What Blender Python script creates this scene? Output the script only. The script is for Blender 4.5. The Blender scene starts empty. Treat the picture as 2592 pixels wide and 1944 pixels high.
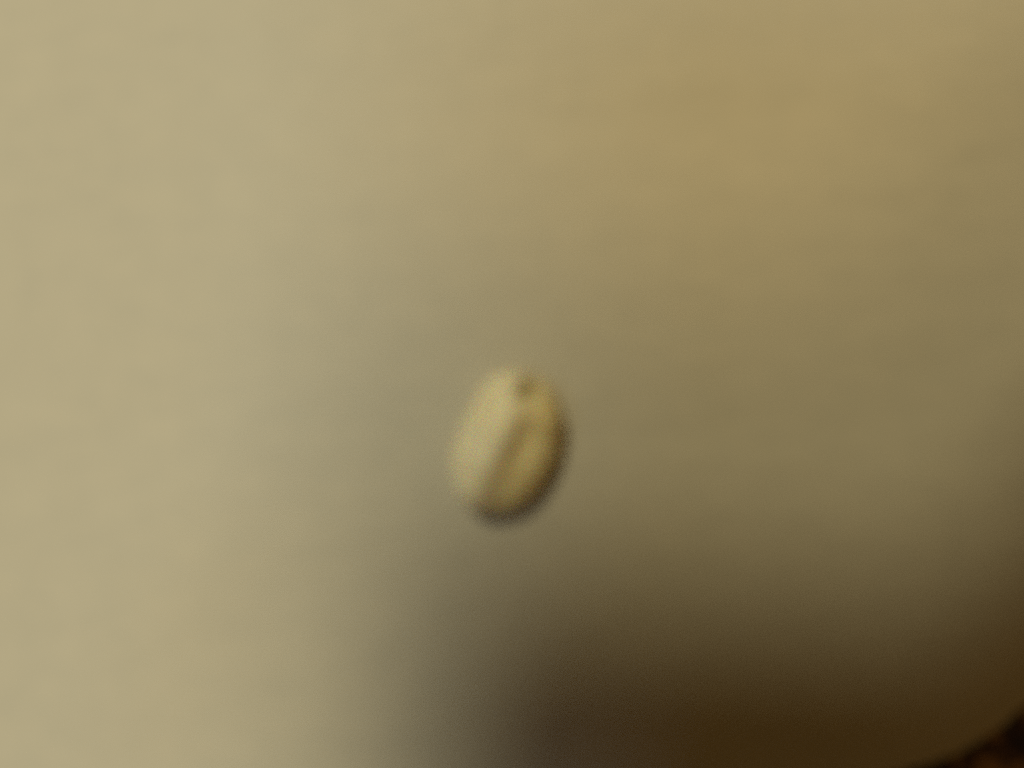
import bpy, math
from mathutils import Vector, noise

S = 0.001                      # everything below is written in millimetres
sc = bpy.context.scene
col = sc.collection

# ---------------------------------------------------------------- camera
CAM_H = 50.0
cam_d = bpy.data.cameras.new('camera')
cam = bpy.data.objects.new('camera', cam_d); col.objects.link(cam)
cam.location = (0, 0, CAM_H*S)                      # looks straight down, +Y is up in the picture
cam_d.sensor_width = 4.6
cam_d.lens = 4.6*CAM_H/57.7
cam_d.clip_start = 0.002; cam_d.clip_end = 20
cam_d.dof.use_dof = True                            # focused well behind the close subject
cam_d.dof.focus_distance = 0.140
cam_d.dof.aperture_fstop = cam_d.lens/1.85          # 1.9 mm opening
cam_d.dof.aperture_blades = 0
sc.camera = cam

# ---------------------------------------------------------------- world: dim warm room
ALB = 0.60
w = bpy.data.worlds.new('World'); sc.world = w; w.use_nodes = True
bg = w.node_tree.nodes['Background']
bg.inputs[0].default_value = (0.069/ALB, 0.036/ALB, 0.008/ALB, 1); bg.inputs[1].default_value = 0.9

def lamp(name, az, el, dist, rad, rgb):
    d = bpy.data.lights.new(name, 'AREA'); d.shape = 'DISK'; d.size = 2*rad*S
    m = max(rgb); d.color = [c/m for c in rgb]
    d.energy = m*math.pi**2*(dist*S)**2/ALB*1.025
    o = bpy.data.objects.new(name, d); col.objects.link(o)
    p = Vector((math.cos(el)*math.cos(az), math.cos(el)*math.sin(az), math.sin(el)))*dist*S
    o.location = p; o.rotation_euler = (-p).to_track_quat('-Z', 'Y').to_euler()
    return o
lamp('desk_lamp_light', 2.134, 0.999, 788.1, 78.0, (0.2190, 0.1890, 0.1010))     # warm bulb, upper left
lamp('ceiling_light', 2.299, 1.236, 1878.1, 247.7, (0.1280, 0.0931, 0.0410))     # warm shade higher up
lamp('window_light', 3.460, 1.190, 1633.3, 340.6, (0.0870, 0.1140, 0.1150))      # cooler, broad, from the left

sc.view_settings.view_transform = 'Standard'; sc.view_settings.look = 'None'
sc.view_settings.exposure = 0.0; sc.view_settings.gamma = 1.0
sc.view_settings.use_curve_mapping = False
sc.cycles.use_denoising = False
sc.cycles.use_adaptive_sampling = False
sc.cycles.max_bounces = 6

# ---------------------------------------------------------------- helpers
def material(name):
    m = bpy.data.materials.new(name); m.use_nodes = True
    nt = m.node_tree; return m, nt, nt.nodes['Principled BSDF']

def node(nt, t, **kw):
    n = nt.nodes.new(t)
    for k, v in kw.items(): setattr(n, k, v)
    return n

def mesh_obj(name, verts, faces, mat, parent=None, smooth=True):
    me = bpy.data.meshes.new(name)
    me.from_pydata([Vector(v)*S for v in verts], [], faces); me.update()
    if smooth: me.polygons.foreach_set('use_smooth', [True]*len(me.polygons))
    me.materials.append(mat)
    o = bpy.data.objects.new(name, me); col.objects.link(o)
    if parent: o.parent = parent
    return o

def ramp(nt, stops):
    r = node(nt, 'ShaderNodeValToRGB'); e = r.color_ramp.elements
    while len(e) < len(stops): e.new(0.5)
    for el, (p, c) in zip(e, stops): el.position = p; el.color = (*c, 1)
    return r

def add_noise(nt, scale, detail=4, rough=.55):
    tc = node(nt, 'ShaderNodeTexCoord'); n = node(nt, 'ShaderNodeTexNoise')
    n.inputs['Scale'].default_value = scale; n.inputs['Detail'].default_value = detail
    n.inputs['Roughness'].default_value = rough
    nt.links.new(tc.outputs['Object'], n.inputs['Vector']); return n

def add_bump(nt, src, bsdf, dist, strength=1.0):
    b = node(nt, 'ShaderNodeBump'); b.inputs['Distance'].default_value = dist; b.inputs['Strength'].default_value = strength
    nt.links.new(src, b.inputs['Height']); nt.links.new(b.outputs[0], bsdf.inputs['Normal'])

# ---------------------------------------------------------------- materials
m_paper, nt, b = material('off_white_paper')
n = add_noise(nt, 900, 6, .65)
r = ramp(nt, [(.3, (.604, .596, .568)), (.7, (.636, .620, .584))])
n2 = add_noise(nt, 420, 2, .5)                       # soft cloudiness of the sheet
mx = node(nt, 'ShaderNodeMix', data_type='RGBA', blend_type='MULTIPLY'); mx.inputs[0].default_value = 1
r2 = ramp(nt, [(.3, (.965, .968, .972)), (.7, (1, 1, 1))])
nt.links.new(n.outputs['Fac'], r.inputs[0]); nt.links.new(n2.outputs['Fac'], r2.inputs[0])
nt.links.new(r.outputs[0], mx.inputs[6]); nt.links.new(r2.outputs[0], mx.inputs[7])
nt.links.new(mx.outputs[2], b.inputs['Base Color'])
tc = node(nt, 'ShaderNodeTexCoord'); mp = node(nt, 'ShaderNodeMapping'); rip = node(nt, 'ShaderNodeTexNoise')
mp.inputs['Rotation'].default_value = (0, 0, -.5); mp.inputs['Scale'].default_value = (140, 420, 1)
rip.inputs['Scale'].default_value = 1; rip.inputs['Detail'].default_value = 2
nt.links.new(tc.outputs['Object'], mp.inputs[0]); nt.links.new(mp.outputs[0], rip.inputs['Vector'])
b.inputs['Roughness'].default_value = .85; b.inputs['Specular IOR Level'].default_value = .15
add_bump(nt, rip.outputs['Fac'], b, 0.00014, 1)     # faint slanting ripples

m_cloth, nt, b = material('dark_patterned_cloth')
n = add_noise(nt, 520, 4, .65)
r = ramp(nt, [(.40, (.06, .055, .11)), (.50, (.16, .10, .09)), (.60, (.50, .30, .14)), (.70, (.24, .15, .11))])
nt.links.new(n.outputs['Fac'], r.inputs[0]); nt.links.new(r.outputs[0], b.inputs['Base Color'])
b.inputs['Roughness'].default_value = .95; b.inputs['Specular IOR Level'].default_value = .1

m_seed, nt, b = material('pale_yellow_seed_coat')
n = add_noise(nt, 420, 5, .6)
r = ramp(nt, [(.3, (.93, .87, .68)), (.55, (.96, .92, .77)), (.75, (.97, .94, .83))])
tc = node(nt, 'ShaderNodeTexCoord'); sx = node(nt, 'ShaderNodeSeparateXYZ'); mr = node(nt, 'ShaderNodeMapRange')
nt.links.new(tc.outputs['Object'], sx.inputs[0]); nt.links.new(sx.outputs[0], mr.inputs[0])
mr.inputs[1].default_value = -.0010; mr.inputs[2].default_value = .0006
mx = node(nt, 'ShaderNodeMix', data_type='RGBA', blend_type='MULTIPLY')
mx.inputs[7].default_value = (.97, .89, .66, 1)      # paints the right lobe's dimmer, translucent gold into the coat colour
nt.links.new(mr.outputs[0], mx.inputs[0]); nt.links.new(n.outputs['Fac'], r.inputs[0])
nt.links.new(r.outputs[0], mx.inputs[6]); nt.links.new(mx.outputs[2], b.inputs['Base Color'])
b.inputs['Roughness'].default_value = .52; b.inputs['Specular IOR Level'].default_value = 1.0
b.inputs['Subsurface Weight'].default_value = .6; b.inputs['Subsurface Radius'].default_value = (1, .6, .25)
b.inputs['Subsurface Scale'].default_value = .0010
add_bump(nt, n.outputs['Fac'], b, 0.0001, .5)

m_hilum, nt, b = material('brownish_seed_scar')
n = add_noise(nt, 1500, 4)
r = ramp(nt, [(.3, (.36, .28, .10)), (.7, (.50, .40, .17))])
nt.links.new(n.outputs['Fac'], r.inputs[0]); nt.links.new(r.outputs[0], b.inputs['Base Color'])
b.inputs['Roughness'].default_value = .8

m_dark, nt, b = material('dark_grey_plastic')
n = add_noise(nt, 400, 4)
r = ramp(nt, [(.3, (.035, .035, .037)), (.7, (.05, .05, .052))])
nt.links.new(n.outputs['Fac'], r.inputs[0]); nt.links.new(r.outputs[0], b.inputs['Base Color'])
b.inputs['Roughness'].default_value = .55
m_metal, nt, b = material('brushed_metal_ring')
b.inputs['Base Color'].default_value = (.3, .3, .31, 1); b.inputs['Metallic'].default_value = 1; b.inputs['Roughness'].default_value = .35
m_glass, nt, b = material('black_glass')
b.inputs['Base Color'].default_value = (.01, .01, .012, 1); b.inputs['Roughness'].default_value = .08

# ---------------------------------------------------------------- cloth under the paper (woven relief)
def cloth_z(x, y):
    r_ = math.hypot(x-28, y+22)
    fold = .9*noise.noise(Vector((x*.05, y*.05, 3)))
    weave = .16*math.sin(x*4.2)*math.sin(y*4.2) if r_ < 40 else 0
    tuft = .5*noise.noise(Vector((x*.6, y*.6, 9))) if r_ < 60 else 0
    return -5.2+fold+weave+tuft
# finely modelled where it can be seen past the paper, coarser away from there
def lines(c):
    out = [-330, -250, -180, -120, -80, -50, -30, -15, -5]
    out = [v for v in out if v < c-16]
    k = c-16
    while k <= c+24: out.append(k); k += .33
    return out+[v for v in (c+32, c+50, c+80, c+120, c+180, c+250, c+330)]
LX, LY = lines(28), lines(-22)
V = [(x, y, cloth_z(x, y)) for y in LY for x in LX]
nx = len(LX)
F = [(j*nx+i, j*nx+i+1, (j+1)*nx+i+1, (j+1)*nx+i) for j in range(len(LY)-1) for i in range(nx-1)]
cloth = mesh_obj('table_cloth', V, F, m_cloth)
cloth['label'] = 'dark blue-black and rust patterned cloth showing past the edge of the paper'
cloth['category'] = 'cloth'

# ---------------------------------------------------------------- sheet of paper, its rounded lower right corner curling down
CX, CY, CR = 29.6, -21.6, 9.0       # right edge, lower edge, corner radius (the edge curves past the frame corner)
def paper_outline():
    pts = []
    xr, yb, R = 35.4, -22.35, 11.5
    for k in range(73):                                   # corner arc from the lower edge up to the right edge
        a = -math.pi/2+math.pi/2*k/72
        wob = .35*noise.noise(Vector((k*.33, 0, 2)))+.15*noise.noise(Vector((k*.9, 5, 2)))
        pts.append((xr-R+(R+wob)*math.cos(a), yb+R+(R+wob)*math.sin(a)))
    n_ = 22
    for k in range(1, n_+1): pts.append((xr+14*(k/n_)**1.3, yb+R+(170-yb-R)*k/n_))          # right edge
    for k in range(1, n_+1): pts.append((xr+14-(xr+14+150)*k/n_, 170))
    for k in range(1, n_+1): pts.append((-150, 170-(170-yb+14.5)*k/n_))
    for k in range(1, n_): pts.append((-150+(xr-R+150)*k/n_, yb-14*(1-k/n_)-.5))
    return pts
out = paper_outline()
cx0, cy0 = 2.0, -2.0
rings = [0]+[i/40 for i in range(1, 37)]+[.915, .93, .945, .96, .972, .983, .992, 1.0]
def paper_z(x, y, d):
    z = .12*noise.noise(Vector((x*.03, y*.03, 0)))*min(1, math.hypot(x, y+3)/14)
    # curl near the lower right corner
    t = max(0, x-y-37.0)
    tc = min(t, 11)
    return z-.022*tc*tc-.48*(t-tc if t < 30 else 19)
V = []; F = []
no = len(out)
import bisect
for f in rings[1:]:
    for (x, y) in out:
        px, py = cx0+(x-cx0)*f, cy0+(y-cy0)*f
        V.append((px, py, paper_z(px, py, 1-f)))
V.append((cx0, cy0, paper_z(cx0, cy0, 1)))
c = len(V)-1
for i in range(no): F.append((c, i, (i+1) % no))
for k in range(len(rings)-2):
    for i in range(no):
        a = k*no+i; b_ = k*no+(i+1) % no
        F.append((a, a+no, b_+no, b_))
paper = mesh_obj('paper_sheet', V, F, m_paper)
sol = paper.modifiers.new('thickness', 'SOLIDIFY'); sol.thickness = .00015; sol.offset = -1
paper['label'] = 'off-white sheet of paper under the seed, its rounded corner curling down'
paper['category'] = 'paper'

# ---------------------------------------------------------------- the seed
seed = bpy.data.objects.new('seed', None); col.objects.link(seed)
seed.empty_display_size = .004
seed.location = (.08*S, -3.30*S, 0.02*S)
seed.rotation_euler = (0, 0, math.radians(-21))
seed['label'] = 'small pale yellow seed with a lengthwise groove and brown pit near its top'
seed['category'] = 'seed'
A, B, H = 2.76, 4.05, 1.55
def g(x, s): return math.exp(-(x/s)**2)
def step(x): x = max(0, min(1, x)); return x*x*(3-2*x)
PU, PV = -.34, 3.12                              # the pit
def seed_pt(th, ph):
    """th: 0 at the crown of the seed, pi underneath; ph around"""
    st, ct = math.sin(th), math.cos(th)
    cp, sp = math.cos(ph), math.sin(ph)
    e = .82                                      # a little squarer than an ellipse
    u = A*st*math.copysign(abs(cp)**e, cp); v = B*st*math.copysign(abs(sp)**e, sp)-.16
    tt = v/B
    u += -.28
    u *= 1-.03*tt
    u *= 1-.12*max(0, -tt)**2
    u -= .42*tt*tt if tt > 0 else .16*tt*tt
    if ct <= 0: z = -.7*abs(ct)**.7              # flat underside
    else:
        def sm(x): return .5*(x+math.sqrt(x*x+.16))
        wl = sm(-(u+.72))
        h = 2.85-.20*wl-.19*wl*wl-.02*v-.20*sm(u+.72)-.12*sm(u-1.2)   # a roof: steep bright left lobe, long dim right side
        h *= 1-(.16 if tt > 0 else .22)*tt*tt
        line = .05+.20*math.sin(.3+v*.5)
        d = u-line+.55*noise.noise(Vector((v*.8, 4.2, 0)))
        h -= .66*step((d+1.05)/1.8)*(1-.4*g(v-2.0, .7))                    # drop off the ridge
        h -= .12*g(d-.0, .70)*g(v+.5, 1.5)                  # shallow hollow half way down
        h += .26*g(math.hypot(u-1.2, v-2.0), .85)            # lumps on the right side
        h += .20*g(math.hypot((u-1.35), (v+.1)*.7), .8)
        q = math.hypot((u-PU)/.60, (v-PV)/.66)
        h -= .95*math.exp(-q*q)
        z = h*(1-st**7)**.5
    nn = noise.noise(Vector((u*.8, v*.8, z*.8+5)))*.14+noise.noise(Vector((u*2.2, v*2.2, z*2.2)))*.05
    l = Vector((u/A**2, v/B**2, z/H**2)).normalized()
    return (u+l.x*nn, v+l.y*nn, z+l.z*nn)
NT, NP = 72, 128
V = [seed_pt(0, 0)]; F = []
for i in range(1, NT):
    for j in range(NP): V.append(seed_pt(math.pi*i/NT, 2*math.pi*j/NP))
V.append(seed_pt(math.pi, 0))
zmin = min(v[2] for v in V)
LIFT = -zmin
V = [(x, y, z+LIFT) for x, y, z in V]
for j in range(NP): F.append((0, 1+j, 1+(j+1) % NP))
for i in range(NT-2):
    for j in range(NP):
        a = 1+i*NP+j; b_ = 1+i*NP+(j+1) % NP
        F.append((a, a+NP, b_+NP, b_))
for j in range(NP): F.append((1+(NT-2)*NP+j, len(V)-1, 1+(NT-2)*NP+(j+1) % NP))
coat = mesh_obj('seed_coat', V, F, m_seed, seed)

# scar at the bottom of the pit: a little domed oval lying on the pit floor
from mathutils.bvhtree import BVHTree
bvh = BVHTree.FromPolygons([Vector(v) for v in V], F)
HV = []; HF = []; K = 20
for k in range(5):
    f = k/4
    for j in range(K if k else 1):
        a = 2*math.pi*j/K
        rr = f*(1+.10*math.sin(3*a+1))
        x, y = PU+.50*rr*math.cos(a), PV+.54*rr*math.sin(a)
        hit = bvh.ray_cast(Vector((x, y, 20)), Vector((0, 0, -1)))[0]
        z = hit.z if hit else LIFT
        HV.append((x, y, z+.07*(1-f**4)-.03*f**4))
for j in range(K): HF.append((0, 1+j, 1+(j+1) % K))
for k in range(3):
    for j in range(K):
        a = 1+k*K+j; b_ = 1+k*K+(j+1) % K
        HF.append((a, a+K, b_+K, b_))
hilum = mesh_obj('seed_scar', HV, HF, m_hilum, seed)

# ---------------------------------------------------------------- the phone that takes the picture: its rear camera is here, its body shades the paper
phone = bpy.data.objects.new('mobile_phone', None); col.objects.link(phone)
phone.location = (0, 0, 54*S); phone.rotation_euler = (0, 0, -.02)
phone['label'] = 'dark mobile phone held over the paper with its rear camera facing down'
phone['category'] = 'phone'
def slab(name, x0, x1, y0, y1, z0, z1, R, mat, bevel, parent=None):
    def ringpts(ins):
        r_ = max(R-ins, .5); p = []
        for (qx, qy, a0) in ((x1-R, y1-R, 0), (x0+R, y1-R, 90), (x0+R, y0+R, 180), (x1-R, y0+R, 270)):
            for k in range(9):
                a = math.radians(a0+90*k/8); p.append((qx+r_*math.cos(a), qy+r_*math.sin(a)))
        return p
    prof = []
    for k in range(6):
        a = math.pi/2*k/5; prof.append((bevel*(1-math.sin(a)), z0+bevel*(1-math.cos(a))))
    prof += [(i_, z1-(z_-z0)) for i_, z_ in reversed(prof)]
    V = []; n_ = 36
    for ins, z in prof: V += [(x, y, z) for x, y in ringpts(ins)]
    F = [tuple(range(n_))[::-1], tuple(range((len(prof)-1)*n_, len(prof)*n_))]
    for k in range(len(prof)-1):
        for j in range(n_):
            a = k*n_+j; b_ = k*n_+(j+1) % n_; F.append((a, b_, b_+n_, a+n_))
    return mesh_obj(name, V, F, mat, parent or phone, smooth=False)
slab('body', -24.3, 38.4, -131.0, 20.1, 0, 9, 5, m_dark, 2.5)
slab('screen', -20.9, 35.4, -119.0, 9.0, 9.002, 9.4, 2, m_glass, .15)
def ring(name, r0, r1, z0, z1, mat):
    V = []; F = []; K = 40
    for (r_, z) in ((r0, z1), (r0, z0), (r1, z0), (r1, z1)):
        V += [(r_*math.cos(2*math.pi*j/K), r_*math.sin(2*math.pi*j/K), z) for j in range(K)]
    for k in range(4):
        for j in range(K):
            F.append((k*K+j, ((k+1) % 4)*K+j, ((k+1) % 4)*K+(j+1) % K, k*K+(j+1) % K))
    return mesh_obj(name, V, F, mat, phone, smooth=False)
ring('camera_ring', 1.1, 1.5, -.7, .05, m_metal)
V = [(0, 0, -.35)]; F = []
for k in (.35, .7, 1.05):
    V += [(k*math.cos(2*math.pi*j/40), k*math.sin(2*math.pi*j/40), -.35+.03*k*k) for j in range(40)]
for j in range(40): F.append((0, 1+(j+1) % 40, 1+j))
for k in range(2):
    for j in range(40):
        a = 1+k*40+j; b_ = 1+k*40+(j+1) % 40; F.append((a, b_, b_+40, a+40))
mesh_obj('camera_glass', V, F, m_glass, phone)

# added bar, out of view, that shades the paper in place of a hand
blocker = bpy.data.objects.new('shade_bar', None); col.objects.link(blocker)
blocker.location = (0, 0, 51.4*S); blocker.rotation_euler = (0, 0, -.763)
blocker['label'] = 'slim dark bar added out of view under the phone to shade the paper'
blocker['category'] = 'shade bar'
slab('bar', -8.72, -1.6, -42.3, 40.3, 0, 2.55, 3.4, m_dark, .6, blocker)
slab('shade_bar_pad', -7.2, -3.2, -20, 8, 2.56, 2.6, 1.5, m_glass, .015, blocker)  # made-up pad on the added bar
